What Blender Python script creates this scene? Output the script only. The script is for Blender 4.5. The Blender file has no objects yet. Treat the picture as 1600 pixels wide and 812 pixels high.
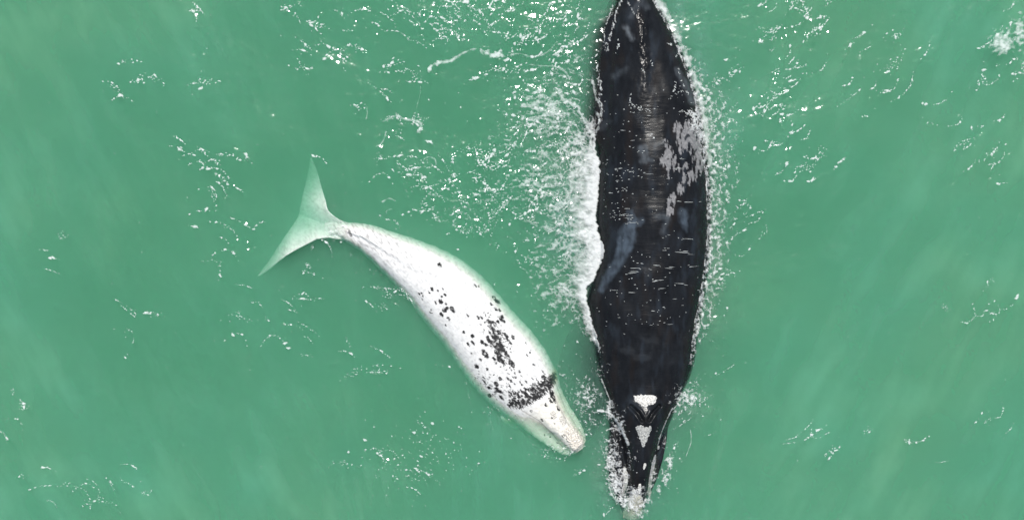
import bpy, math, random
import numpy as np
from mathutils import Vector
from mathutils.bvhtree import BVHTree

random.seed(4)
RNG = np.random.default_rng(11)
SC = bpy.context.scene
COL = SC.collection

# ------------------------------------------------------------------ camera
PXM = 80.0                      # plan drawing: 80 units of the layout drawing = 1 m
def X(px): return (np.asarray(px, float) - 800.0) / PXM
def Y(py): return (406.0 - np.asarray(py, float)) / PXM

cam_d = bpy.data.cameras.new('drone_camera')
cam = bpy.data.objects.new('drone_camera', cam_d)
COL.objects.link(cam)
cam.location = (0, 0, 28.0)
cam.rotation_euler = (0, 0, 0)
cam_d.sensor_width = 36.0
cam_d.lens = 36.0 * 28.0 / 20.0
cam_d.clip_end = 3000.0
SC.camera = cam

# ------------------------------------------------------------------ sky, sun, exposure
SUN_ELEV, SUN_AZ = math.radians(65), math.radians(6)      # azimuth from +Y towards +X
w = bpy.data.worlds.new('World'); SC.world = w; w.use_nodes = True
wn = w.node_tree
bg = wn.nodes['Background']
sky = wn.nodes.new('ShaderNodeTexSky'); sky.sky_type = 'NISHITA'
sky.sun_disc = False; sky.sun_elevation = SUN_ELEV; sky.sun_rotation = SUN_AZ
wn.links.new(sky.outputs[0], bg.inputs[0]); bg.inputs[1].default_value = 0.09
sd = bpy.data.lights.new('sun', 'SUN'); sun = bpy.data.objects.new('sun', sd); COL.objects.link(sun)
sd.energy = 4.6; sd.angle = math.radians(0.55); sd.color = (1.0, 0.965, 0.91)
to_sun = Vector((math.sin(SUN_AZ) * math.cos(SUN_ELEV), math.cos(SUN_AZ) * math.cos(SUN_ELEV), math.sin(SUN_ELEV)))
sun.rotation_euler = to_sun.to_track_quat('Z', 'Y').to_euler()
SC.view_settings.view_transform = 'Standard'
SC.view_settings.look = 'None'
SC.view_settings.gamma = 1.0
SC.view_settings.exposure = 0.0
SC.view_settings.use_curve_mapping = False
SC.render.engine = 'CYCLES'
cy = SC.cycles
cy.max_bounces = 12; cy.diffuse_bounces = 3; cy.glossy_bounces = 3; cy.transmission_bounces = 4
cy.volume_bounces = 4; cy.transparent_max_bounces = 24
cy.sample_clamp_indirect = 3.0; cy.use_denoising = True
cy.use_adaptive_sampling = True; cy.adaptive_threshold = 0.035
cy.caustics_reflective = False; cy.caustics_refractive = False

# ------------------------------------------------------------------ numpy noise
def _h(ix, iy, s):
    with np.errstate(over='ignore'):
        n = (ix.astype(np.int64) * 374761393 + iy.astype(np.int64) * 668265263 + s * 1442695041) & 0xffffffff
        n = ((n ^ (n >> 13)) * 1274126177) & 0xffffffff
        n = (n ^ (n >> 16)) & 0xffffffff
    return n.astype(np.float64) / 4294967295.0
def pn(x, y, s=0):                               # gradient noise, about -0.8 .. 0.8
    x = np.asarray(x, float); y = np.asarray(y, float)
    ix = np.floor(x); iy = np.floor(y); fx = x - ix; fy = y - iy
    u = fx * fx * fx * (fx * (fx * 6 - 15) + 10); v = fy * fy * fy * (fy * (fy * 6 - 15) + 10)
    def g(dx, dy):
        a = _h(ix + dx, iy + dy, s) * 2 * np.pi
        return np.cos(a) * (fx - dx) + np.sin(a) * (fy - dy)
    a = g(0, 0) * (1 - u) + g(1, 0) * u; b = g(0, 1) * (1 - u) + g(1, 1) * u
    return (a * (1 - v) + b * v) * 1.4
def fbm(x, y, s=0, o=4, gain=.5):
    t = 0; a = 1.; n = 0
    for k in range(o):
        t = t + a * pn(x * 2 ** k + 17.3 * k, y * 2 ** k - 9.1 * k, s + k * 31); n += a; a *= gain
    return t / n
def ss(a, b, x):
    t = np.clip((x - a) / (b - a), 0, 1); return t * t * (3 - 2 * t)
def smooth_interp(t, ts, vs, win):
    d = np.linspace(ts[0], ts[-1], 2000)
    v = np.interp(d, ts, vs)
    k = max(3, int(win / (d[1] - d[0]))) | 1
    ker = np.hanning(k + 2)[1:-1]; ker /= ker.sum()
    v = np.convolve(np.pad(v, k // 2, mode='reflect', reflect_type='odd'), ker, 'valid')
    return np.interp(t, d, v)
def catmull(pts, n=8, closed=True):
    P = np.array(pts, float); out = []; N = len(P)
    for i in range(N if closed else N - 1):
        if closed: a, b, c, d = P[i - 1], P[i], P[(i + 1) % N], P[(i + 2) % N]
        else: a, b, c, d = P[max(i - 1, 0)], P[i], P[i + 1], P[min(i + 2, N - 1)]
        for k in range(n):
            t = k / n
            out.append(.5 * (2 * b + (c - a) * t + (2 * a - 5 * b + 4 * c - d) * t * t + (3 * b - a - 3 * c + d) * t ** 3))
    if not closed: out.append(P[-1])
    return np.array(out)
def poly_sdf(px, py, poly):                      # + inside
    d = np.full(px.shape, 1e9); ins = np.zeros(px.shape, bool)
    N = len(poly)
    for i in range(N):
        ax, ay = poly[i]; bx, by = poly[(i + 1) % N]
        ex, ey = bx - ax, by - ay
        t = np.clip(((px - ax) * ex + (py - ay) * ey) / (ex * ex + ey * ey + 1e-12), 0, 1)
        d = np.minimum(d, np.hypot(px - ax - t * ex, py - ay - t * ey))
        c = ((ay > py) != (by > py))
        with np.errstate(divide='ignore', invalid='ignore'):
            xx = ex * (py - ay) / (ey if ey != 0 else 1e-12) + ax
        ins ^= c & (px < xx)
    return np.where(ins, d, -d)
def line_dist(px, py, pts):                      # distance to a polyline and the parameter 0..1 along it
    P = np.array(pts, float)
    L = np.hypot(*np.diff(P, axis=0).T); cum = np.concatenate([[0], np.cumsum(L)]); T = cum[-1]
    d = np.full(px.shape, 1e9); tt = np.zeros(px.shape)
    for i in range(len(P) - 1):
        ex, ey = P[i + 1] - P[i]
        t = np.clip(((px - P[i, 0]) * ex + (py - P[i, 1]) * ey) / (ex * ex + ey * ey + 1e-12), 0, 1)
        q = np.hypot(px - P[i, 0] - t * ex, py - P[i, 1] - t * ey)
        m = q < d; d = np.where(m, q, d); tt = np.where(m, (cum[i] + t * L[i]) / T, tt)
    return d, tt
def gauss(px, py, c):
    return np.exp(-((px - c[0]) / c[2]) ** 2 - ((py - c[1]) / c[3]) ** 2)

# ------------------------------------------------------------------ mesh helpers
def raw_mesh(name, V, F, smooth=True, attrs=None):
    F = np.asarray(F, np.int32); k = F.shape[1]
    me = bpy.data.meshes.new(name)
    me.vertices.add(len(V)); me.vertices.foreach_set('co', np.asarray(V, np.float32).ravel())
    me.loops.add(F.size); me.loops.foreach_set('vertex_index', F.ravel())
    me.polygons.add(len(F)); me.polygons.foreach_set('loop_start', np.arange(0, F.size, k, dtype=np.int32))
    if smooth: me.polygons.foreach_set('use_smooth', np.ones(len(F), bool))
    me.update(calc_edges=True)
    for nm, a in (attrs or {}).items():
        a = np.asarray(a, np.float32)
        if a.ndim == 1:
            me.attributes.new(nm, 'FLOAT', 'POINT').data.foreach_set('value', a)
        else:
            if a.shape[1] == 3: a = np.concatenate([a, np.ones((len(a), 1), np.float32)], 1)
            me.attributes.new(nm, 'FLOAT_COLOR', 'POINT').data.foreach_set('color', a.ravel())
    return me
def obj(name, me, mat, parent=None, **props):
    o = bpy.data.objects.new(name, me); COL.objects.link(o)
    if mat is not None: me.materials.append(mat)
    if parent is not None: o.parent = parent
    for k, v in props.items(): o[k] = v
    return o
def march(gx, gy, m):
    """Outline the region m > 0 of a field on a grid (gx, gy in layout units): points, triangles, value."""
    ny, nx = m.shape; N = nx * ny
    idx = np.arange(N).reshape(ny, nx); mv = m.ravel()
    a = idx[:-1, :-1].ravel(); b = idx[:-1, 1:].ravel(); c = idx[1:, 1:].ravel(); d = idx[1:, :-1].ravel()
    T = np.concatenate([np.stack([a, b, c], 1), np.stack([a, c, d], 1)])
    T = T[(mv[T] > 0).any(1)]
    pos = mv[T] > 0; n = pos.sum(1)
    def ekey(p, q):
        lo = np.minimum(p, q); hi = np.maximum(p, q); df = hi - lo
        ty = np.where(df == 1, 1, np.where(df == nx, 2, 3))
        return N * ty + lo
    tris = [T[n == 3]]
    def rot(Q, P, want):
        k = np.argmax(P == want, 1); r = np.arange(len(Q))
        return Q[r, k], Q[r, (k + 1) % 3], Q[r, (k + 2) % 3]
    o, q, r = rot(T[n == 1], pos[n == 1], True)
    tris.append(np.stack([o, ekey(o, q), ekey(o, r)], 1))
    o, q, r = rot(T[n == 2], pos[n == 2], False)      # o is outside
    e1, e2 = ekey(o, q), ekey(o, r)
    tris.append(np.stack([e1, q, r], 1)); tris.append(np.stack([e1, r, e2], 1))
    tris = np.concatenate(tris)
    keys, inv = np.unique(tris.ravel(), return_inverse=True)
    F = inv.reshape(-1, 3)
    ty = keys // N; lo = keys % N
    step = np.array([0, 1, nx, nx + 1])[ty]; hi = lo + step
    m0, m1 = mv[lo], mv[np.minimum(hi, N - 1)]
    with np.errstate(divide='ignore', invalid='ignore'):
        t = np.where(ty > 0, m0 / (m0 - m1), 0.)
    GX, GY = np.meshgrid(gx, gy)
    GX = GX.ravel(); GY = GY.ravel(); hi = np.minimum(hi, N - 1)
    vx = GX[lo] * (1 - t) + GX[hi] * t; vy = GY[lo] * (1 - t) + GY[hi] * t
    val = np.where(ty > 0, 0., m0)
    # layout y points down: flip winding so faces look up
    return vx, vy, F[:, ::-1] if True else F, val

# ------------------------------------------------------------------ materials
def mat(name):
    m = bpy.data.materials.new(name); m.use_nodes = True
    nt = m.node_tree; nt.nodes.clear()
    return m, nt, nt.nodes.new('ShaderNodeOutputMaterial')
def nd(nt, t, **kw):
    n = nt.nodes.new(t)
    for k, v in kw.items():
        if k.startswith('i_'): n.inputs[k[2:].replace('_', ' ')].default_value = v
        else: setattr(n, k, v)
    return n

# sea water: clear Fresnel surface over a turbid green volume
WATER, nt, out = mat('sea_water')
fr = nd(nt, 'ShaderNodeFresnel', i_IOR=1.33)
gl = nd(nt, 'ShaderNodeBsdfGlossy', i_Roughness=0.10); gl.inputs['Color'].default_value = (1, 1, 1, 1)
tr = nd(nt, 'ShaderNodeBsdfTransparent')
mx = nd(nt, 'ShaderNodeMixShader')
nt.links.new(fr.outputs[0], mx.inputs[0]); nt.links.new(tr.outputs[0], mx.inputs[1]); nt.links.new(gl.outputs[0], mx.inputs[2])
nt.links.new(mx.outputs[0], out.inputs['Surface'])
vs = nd(nt, 'ShaderNodeVolumeScatter', i_Density=1.5, i_Anisotropy=0.0); vs.inputs['Color'].default_value = (0.405, 0.80, 0.625, 1)
va = nd(nt, 'ShaderNodeVolumeAbsorption', i_Density=1.5); va.inputs['Color'].default_value = (0.17, 0.733, 0.51, 1)
ad = nd(nt, 'ShaderNodeAddShader')
nt.links.new(vs.outputs[0], ad.inputs[0]); nt.links.new(va.outputs[0], ad.inputs[1]); nt.links.new(ad.outputs[0], out.inputs['Volume'])

BED, nt, out = mat('silty_sand')
pb = nd(nt, 'ShaderNodeBsdfPrincipled', i_Roughness=0.95)
nz = nd(nt, 'ShaderNodeTexNoise', i_Scale=0.35, i_Detail=5.0); rp = nd(nt, 'ShaderNodeValToRGB')
rp.color_ramp.elements[0].color = (.16, .14, .09, 1); rp.color_ramp.elements[1].color = (.36, .32, .22, 1)
g = nd(nt, 'ShaderNodeNewGeometry'); nt.links.new(g.outputs['Position'], nz.inputs['Vector'])
nt.links.new(nz.outputs[0], rp.inputs[0]); nt.links.new(rp.outputs[0], pb.inputs['Base Color']); nt.links.new(pb.outputs[0], out.inputs['Surface'])

def skin_mat(name, rough, bump, spec=0.5, scale=14., stretch=(1, 1, 1)):
    m, nt, out = mat(name)
    pb = nd(nt, 'ShaderNodeBsdfPrincipled', i_Roughness=rough)
    pb.inputs['Specular IOR Level'].default_value = spec
    at = nd(nt, 'ShaderNodeAttribute', attribute_name='col')
    g = nd(nt, 'ShaderNodeNewGeometry')
    nz = nd(nt, 'ShaderNodeTexNoise', i_Scale=scale, i_Detail=6.0, i_Roughness=0.6)
    nz2 = nd(nt, 'ShaderNodeTexNoise', i_Scale=3.0, i_Detail=5.0)
    bp = nd(nt, 'ShaderNodeBump', i_Strength=bump, i_Distance=0.02)
    mp = nd(nt, 'ShaderNodeMapping'); mp.inputs['Scale'].default_value = stretch
    nt.links.new(g.outputs['Position'], mp.inputs['Vector'])
    nt.links.new(mp.outputs[0], nz.inputs['Vector']); nt.links.new(g.outputs['Position'], nz2.inputs['Vector'])
    nt.links.new(nz.outputs[0], bp.inputs['Height']); nt.links.new(bp.outputs[0], pb.inputs['Normal'])
    mr = nd(nt, 'ShaderNodeMapRange'); mr.inputs[1].default_value = .3; mr.inputs[2].default_value = .7
    mr.inputs[3].default_value = rough * .6; mr.inputs[4].default_value = min(1, rough * 2.2)
    nt.links.new(nz2.outputs[0], mr.inputs[0]); nt.links.new(mr.outputs[0], pb.inputs['Roughness'])
    nt.links.new(at.outputs['Color'], pb.inputs['Base Color'])
    nt.links.new(pb.outputs[0], out.inputs['Surface'])
    return m
SKIN_DARK = skin_mat('wet_black_skin', 0.16, 0.38, 0.14, 5.0, (.55, 2.6, 1))
SKIN_PALE = skin_mat('wet_white_skin', 0.5, 0.45, 0.14, 11.)

def foam_mat(name, colr, lo, hi):
    m, nt, out = mat(name)
    df = nd(nt, 'ShaderNodeBsdfDiffuse'); df.inputs[0].default_value = colr
    tl = nd(nt, 'ShaderNodeBsdfTranslucent'); tl.inputs[0].default_value = colr
    m1 = nd(nt, 'ShaderNodeMixShader'); m1.inputs[0].default_value = 0.3
    tr = nd(nt, 'ShaderNodeBsdfTransparent'); m2 = nd(nt, 'ShaderNodeMixShader')
    at = nd(nt, 'ShaderNodeAttribute', attribute_name='thick')
    mr = nd(nt, 'ShaderNodeMapRange'); mr.inputs[3].default_value = lo; mr.inputs[4].default_value = hi
    nt.links.new(at.outputs['Fac'], mr.inputs[0])
    g = nd(nt, 'ShaderNodeNewGeometry'); nz = nd(nt, 'ShaderNodeTexNoise', i_Scale=45.0, i_Detail=4.0)
    nt.links.new(g.outputs['Position'], nz.inputs['Vector'])
    bp = nd(nt, 'ShaderNodeBump', i_Strength=0.3, i_Distance=0.012)
    nt.links.new(nz.outputs[0], bp.inputs['Height']); nt.links.new(bp.outputs[0], df.inputs['Normal'])
    nt.links.new(df.outputs[0], m1.inputs[1]); nt.links.new(tl.outputs[0], m1.inputs[2])
    nt.links.new(mr.outputs[0], m2.inputs[0]); nt.links.new(tr.outputs[0], m2.inputs[1]); nt.links.new(m1.outputs[0], m2.inputs[2])
    nt.links.new(m2.outputs[0], out.inputs['Surface'])
    return m
FOAM = foam_mat('sea_foam', (.86, .88, .87, 1), .10, .97)
FOAM_THIN = foam_mat('thin_sea_foam', (.84, .88, .86, 1), .08, .85)
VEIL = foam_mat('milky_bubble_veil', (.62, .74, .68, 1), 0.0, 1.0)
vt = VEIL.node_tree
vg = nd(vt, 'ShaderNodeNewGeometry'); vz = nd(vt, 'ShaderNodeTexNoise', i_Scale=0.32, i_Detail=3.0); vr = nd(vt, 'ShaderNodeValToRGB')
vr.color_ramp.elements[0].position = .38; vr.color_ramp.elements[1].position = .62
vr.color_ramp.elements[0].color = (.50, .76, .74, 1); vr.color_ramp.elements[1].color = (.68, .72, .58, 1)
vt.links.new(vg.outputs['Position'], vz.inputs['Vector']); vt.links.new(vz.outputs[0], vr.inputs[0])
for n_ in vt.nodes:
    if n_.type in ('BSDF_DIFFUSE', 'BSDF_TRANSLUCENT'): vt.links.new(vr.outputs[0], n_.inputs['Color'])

CALLUS, nt, out = mat('callosity_crust')
pb = nd(nt, 'ShaderNodeBsdfPrincipled', i_Roughness=0.7)
at = nd(nt, 'ShaderNodeAttribute', attribute_name='col')
g = nd(nt, 'ShaderNodeNewGeometry'); vo = nd(nt, 'ShaderNodeTexVoronoi', i_Scale=42.0)
bp = nd(nt, 'ShaderNodeBump', i_Strength=0.8, i_Distance=0.02)
nt.links.new(g.outputs['Position'], vo.inputs['Vector']); nt.links.new(vo.outputs[0], bp.inputs['Height'])
nt.links.new(bp.outputs[0], pb.inputs['Normal']); nt.links.new(at.outputs['Color'], pb.inputs['Base Color'])
nt.links.new(pb.outputs[0], out.inputs['Surface'])

# ------------------------------------------------------------------ sea
# patches of rough water (layout x, y, radii, strength)
RIP = [(680,22,170,40,1.5),(560,75,45,18,1.),(625,140,45,25,.6),(780,60,120,60,.9),(870,60,60,70,1.1),(850,180,75,60,1.3),
 (700,260,200,60,.45),(620,210,70,45,.5),(800,300,110,60,.7),(720,320,90,40,.6),(860,380,60,80,.8),(345,280,40,40,1.2),
 (360,360,40,40,1.3),(190,150,12,14,1.1),(300,130,80,30,.3),(320,10,25,20,1.),(462,10,20,14,1.),(480,60,30,60,.5),
 (310,220,25,30,.6),(430,480,70,40,.75),(560,560,60,40,.5),(650,710,70,50,.85),(520,400,40,25,.6),(610,455,70,30,.6),
 (1245,25,60,40,1.3),(1215,150,45,80,1.2),(1260,260,90,28,.8),(1380,120,60,70,.5),(1570,60,40,60,.6),(1540,210,45,60,.8),
 (1160,350,30,40,.7),(1540,480,50,40,.5),(1265,680,80,18,.75),(1440,690,30,22,.85),(1550,660,40,25,.6),(40,640,50,50,.5),
 (130,750,70,40,.7),(210,480,30,40,.8),(80,395,40,30,.5),(700,30,20,30,.5),(1110,330,30,200,.5),(1080,640,50,60,.6),(930,720,60,60,.5)]
LONG = [(lam, th, RNG.uniform(0, 6.28)) for lam, th in
        [(3.7, .4), (2.6, -.5), (1.9, .9), (1.4, .1), (1.05, -.9), (.85, .6), (.7, -.2)]]
SHORT = []
for k in range(48):
    lam = .07 * (0.34 / .07) ** RNG.random()
    SHORT.append((lam, RNG.normal(0.25, 1.0), RNG.uniform(0, 6.28)))
def ripple_amp(px, py):
    a = np.zeros(px.shape)
    for c in RIP: a = a + c[4] * gauss(px, py, c)
    n = fbm(px / 24. - py / 60., py / 13., 5, 3)
    return .046 + .016 * ss(-.1, .4, fbm(px / 210., py / 150., 9, 2)) + .17 * np.clip(a, 0, 1.5) * ss(-.06, .42, n)
def wave(px, py):
    x = X(px); y = Y(py); z = 0
    wx = x + .12 * pn(x * .9, y * .9, 71); wy = y + .12 * pn(x * .9, y * .9, 72)
    for lam, th, ph in LONG:
        k = 2 * np.pi / lam
        z = z + .016 * lam / 2 / np.pi * 1.4 * np.sin(k * (wx * math.sin(th) + wy * math.cos(th)) + ph)
    A = ripple_amp(px, py); s = 0
    for lam, th, ph in SHORT:
        k = 2 * np.pi / lam
        s = s + np.sin(k * (wx * math.sin(th) + wy * math.cos(th)) + ph) / k
    return z + A * s * math.sqrt(2. / len(SHORT)) * 1.15
def axis(lim, step, far):
    c = np.arange(-lim, lim + step / 2, step); o = [lim]; d = step
    while o[-1] < far: d *= 1.45; o.append(o[-1] + d)
    o = np.array(o[1:]); return np.concatenate([-o[::-1], c, o])
ax = axis(11.4, .021, 700); ay = axis(6.3, .021, 700)
nx, ny = len(ax), len(ay)
GX, GY = np.meshgrid(ax, ay)
ppx = GX * PXM + 800; ppy = 406 - GY * PXM
edge = ss(11.4, 10.8, np.abs(GX)) * ss(6.3, 5.8, np.abs(GY))
Z = wave(ppx, ppy) * edge
V = np.stack([GX, GY, Z], -1).reshape(-1, 3)
idx = np.arange(nx * ny).reshape(ny, nx)
F = np.stack([idx[:-1, :-1], idx[:-1, 1:], idx[1:, 1:], idx[1:, :-1]], -1).reshape(-1, 4)
# close the body of water with sides and a bottom
DEEP = -7.0
ring = np.concatenate([idx[0, :], idx[1:, -1], idx[-1, -2::-1], idx[-2:0:-1, 0]])
base = len(V); low = V[ring].copy(); low[:, 2] = DEEP
V = np.concatenate([V, low, [[0, 0, DEEP]]])
r = np.arange(len(ring)); r2 = (r + 1) % len(ring)
Fs = np.stack([ring[r2], ring[r], base + r, base + r2], 1)
Fb = np.stack([base + r2, base + r, np.full(len(r), len(V) - 1), np.full(len(r), len(V) - 1)], 1)
me = bpy.data.meshes.new('sea')
me.vertices.add(len(V)); me.vertices.foreach_set('co', V.astype(np.float32).ravel())
loops = np.concatenate([F.ravel(), Fs.ravel(), Fb[:, :3].ravel()]).astype(np.int32)
starts = np.concatenate([np.arange(len(F) + len(Fs)) * 4, (len(F) + len(Fs)) * 4 + np.arange(len(Fb)) * 3]).astype(np.int32)
me.loops.add(len(loops)); me.loops.foreach_set('vertex_index', loops)
me.polygons.add(len(starts)); me.polygons.foreach_set('loop_start', starts)
me.polygons.foreach_set('use_smooth', np.concatenate([np.ones(len(F), bool), np.zeros(len(Fs) + len(Fb), bool)]))
me.update(calc_edges=True)
obj('sea', me, WATER, kind='structure')

bx = np.linspace(-690, 690, 90)
bxx, byy = np.meshgrid(np.sign(bx) * np.abs(bx / 690) ** 2.2 * 690, np.sign(bx) * np.abs(bx / 690) ** 2.2 * 690)
bz = DEEP + .6 + .25 * fbm(bxx / 5., byy / 5., 3)
i2 = np.arange(90 * 90).reshape(90, 90)
obj('seabed', raw_mesh('seabed', np.stack([bxx, byy, bz], -1).reshape(-1, 3),
    np.stack([i2[:-1, :-1], i2[:-1, 1:], i2[1:, 1:], i2[1:, :-1]], -1).reshape(-1, 4)), BED, kind='structure')

# ------------------------------------------------------------------ whale builders
def loft(C, R, ztop, u, zE, depth, bulge, nb=34, skew=0., left=0.):
    """C, R: centre and half-width vectors (layout) per station; ztop[station, u]; closed lower half."""
    n = len(C)
    top = C[:, None, :] + R[:, None, :] * u[None, :, None]
    left = np.asarray(left, float).reshape(-1, 1)
    top[..., 0] -= left * ss(-.78, -1., u)[None, :]
    ph = np.linspace(0, np.pi, nb + 2)[1:-1]
    bot = C[:, None, :] + R[:, None, :] * (np.cos(ph)[None, :] * (1 + np.asarray(bulge).reshape(-1, 1) * np.sin(ph)[None, :] ** 2))[..., None]
    bot[..., 0] += np.asarray(skew).reshape(-1, 1) * np.sin(ph)[None, :] ** 2
    bot[..., 0] -= left * ss(-.3, -1., np.cos(ph))[None, :]
    zb = zE[:, None] - depth[:, None] * np.sin(ph)[None, :]
    P = np.concatenate([top, bot], 1); Zs = np.concatenate([ztop, zb], 1)
    k = P.shape[1]
    V = np.stack([X(P[..., 0]), Y(P[..., 1]), Zs], -1).reshape(-1, 3)
    ii = np.arange(n * k).reshape(n, k); jj = np.roll(ii, -1, 1)
    F = np.stack([ii[:-1], jj[:-1], jj[1:], ii[1:]], -1).reshape(-1, 4)
    return V, F, P.reshape(-1, 2)
def caps(V, F, n, k):
    out = []
    for row, fl in ((0, 1), (n - 1, 0)):
        ids = np.arange(k) + row * k
        for q in range(1, k // 2):
            a = [ids[q - 1], ids[q], ids[-q - 1] if q < k - q - 1 else ids[q], ids[-q]]
            if len(set(a)) == 4: out.append(a if fl else a[::-1])
    return np.concatenate([F, np.array(out)])
def slab(poly, zfun, thick, step=1.4, edge_w=14.):
    P = np.array(poly); x0, y0 = P.min(0) - 4; x1, y1 = P.max(0) + 4
    gx = np.arange(x0, x1, step); gy = np.arange(y0, y1, step)
    gX, gY = np.meshgrid(gx, gy)
    m = poly_sdf(gX, gY, P)
    vx, vy, F, val = march(gx, gy, m)
    t = thick * np.sqrt(1 - (1 - np.clip(val / edge_w, 0, 1)) ** 2)
    z0 = zfun(vx, vy)
    top = np.stack([X(vx), Y(vy), z0 + t], -1); bot = np.stack([X(vx), Y(vy), z0 - t], -1)
    V = np.concatenate([top, bot])
    F = np.concatenate([F, F[:, ::-1] + len(vx)])
    F4 = np.concatenate([F, F[:, 2:3]], 1)
    return V, F4, np.concatenate([np.stack([vx, vy], -1)] * 2)
def mixed_mesh(name, parts, colr):
    """Join islands (quads; a quad whose last two corners agree is a triangle) into one mesh."""
    Vs, loops, starts = [], [], []; off = 0; lp = 0
    for V, F, _ in parts:
        t = F[:, 2] == F[:, 3]
        for G in (F[~t], F[t][:, :3]):
            if not len(G): continue
            k = G.shape[1]; loops.append((G + off).ravel()); starts.append(lp + np.arange(len(G)) * k); lp += G.size
        Vs.append(V); off += len(V)
    V = np.concatenate(Vs); loops = np.concatenate(loops).astype(np.int32); starts = np.concatenate(starts).astype(np.int32)
    me = bpy.data.meshes.new(name)
    me.vertices.add(len(V)); me.vertices.foreach_set('co', V.astype(np.float32).ravel())
    me.loops.add(len(loops)); me.loops.foreach_set('vertex_index', loops)
    me.polygons.add(len(starts)); me.polygons.foreach_set('loop_start', starts)
    me.polygons.foreach_set('use_smooth', np.ones(len(starts), bool))
    me.update(calc_edges=True)
    a = np.concatenate([colr, np.ones((len(colr), 1))], 1).astype(np.float32)
    me.attributes.new('col', 'FLOAT_COLOR', 'POINT').data.foreach_set('color', a.ravel())
    return me
def surface_tree(V, F):
    return BVHTree.FromPolygons([tuple(v) for v in V], [tuple(f) for f in F.tolist()])
def heights(tree, vx, vy, bounds):
    out = np.full(len(vx), -9.)
    sel = np.where((vx > bounds[0]) & (vx < bounds[2]) & (vy > bounds[1]) & (vy < bounds[3]))[0]
    xs, ys = X(vx), Y(vy); down = Vector((0, 0, -1))
    for i in sel:
        h = tree.ray_cast(Vector((xs[i], ys[i], 4.)), down)
        if h[0] is not None: out[i] = h[0].z
    return out

# ---------------------------------------------------------------- the dark adult
ys_ = [-175, -120, -60, 0, 30, 60, 90, 120, 150, 180, 210, 260, 300, 340, 390, 420, 445, 470, 500, 530, 560, 590, 610, 640, 670, 690, 720, 750, 775, 795, 810, 820, 828]
xl_ = [980, 977, 974, 967, 958, 951, 947, 944, 941, 938, 935, 937, 936, 933, 938, 934, 925, 919, 923, 931, 936, 941, 949, 957, 955, 953, 951, 954, 963, 971, 976, 981, 987]
xr_ = [1000, 1003, 1010, 1023, 1040, 1055, 1068, 1079, 1088, 1094, 1098, 1105, 1108, 1109, 1107, 1104, 1100, 1096, 1090, 1086, 1083, 1075, 1065, 1051, 1043, 1040, 1034, 1025, 1015, 1009, 1005, 1001, 994]
ht_ = [-.16, -.12, -.02, .16, .26, .34, .40, .45, .48, .50, .52, .54, .55, .56, .55, .54, .53, .52, .50, .46, .42, .36, .32, .24, .12, .08, .06, .05, -.01, -.11, -.19, -.25, -.30]
st = np.concatenate([np.linspace(-175, 640, 640), np.linspace(640, 828, 330)[1:]])
xl = smooth_interp(st, ys_, xl_, 26); xr = smooth_interp(st, ys_, xr_, 26)
ht = smooth_interp(st, ys_, ht_, 60)
ht[st > 790] = np.interp(st[st > 790], ys_, ht_)
zE = -(.06 + .6 * np.clip(ht, 0.08, 1)); zE = np.minimum(zE, ht - .08)
p_top = 2.3
rr = np.clip(-zE / (ht - zE), 0.0, .9); uw = np.where(ht > 0, (1 - rr ** 2) ** (1 / p_top), 1.)
uw = np.maximum(uw, np.interp(st, [600, 670], [.72, .96]))
cx = (xl + xr) / 2; hw = (xr - xl) / 2 / uw
swell = ss(0, 50, st) * ss(240, 190, st)
# small push of outlines towards the axis for perspective of raised flanks is negligible
u = -np.sin(np.linspace(-np.pi / 2, np.pi / 2, 232))          # from + side to - side reversed below
u = u[::-1]
U, S = np.meshgrid(u, st)
ztop = zE[:, None] + (ht - zE)[:, None] * np.sqrt(np.clip(1 - np.abs(U) ** p_top, 0, 1))
PXg = cx[:, None] + hw[:, None] * U; PYg = S
ztop -= .10 * swell[:, None] * ss(-.85, -1., U)
# spine ridge on the tail stock
ridge = np.exp(-((PXg - np.interp(S, [-150, 60, 200], [990, 999, 1006]) + 5 * pn(S / 40., S * 0, 22)) / 12.) ** 2)
ztop += .06 * ridge * ss(210, 40, S) * (1 + .5 * fbm(PXg / 9., S / 11., 23, 3))
# broad soft folds of the back
ztop += .026 * fbm(PXg / 48., S / 70., 21, 3) * ss(1, .8, np.abs(U))
# neck dip behind the blowholes and the raised blowhole mound
ztop -= .05 * np.exp(-((S - 590) / 22.) ** 2) * np.exp(-((PXg - 1008) / 60.) ** 2)
rc = np.interp(S, [600, 680, 760, 828], [1006, 1003, 998, 991])
rw_ = np.interp(S, [600, 640, 670, 690, 720, 750, 800, 828], [70, 44, 30, 25, 19, 15, 13, 12])
on_head = ss(615, 665, S)
ro = np.exp(-np.abs((PXg - rc) / rw_) ** 3.2)
ztop += on_head * ro * np.interp(S, [600, 650, 690, 740, 790, 815, 828], [.10, .20, .26, .20, .10, .03, 0])
gro = np.exp(-((np.abs(PXg - rc) - rw_ * 1.28) / 5.) ** 2)    # groove between upper jaw and lips
ztop -= on_head * gro * .07 * ss(826, 790, S)
lip = np.exp(-((np.abs(PXg - rc) - rw_ * 1.28 - 10) / 6.) ** 2)
ztop += on_head * lip * .06 * ss(815, 770, S)
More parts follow.
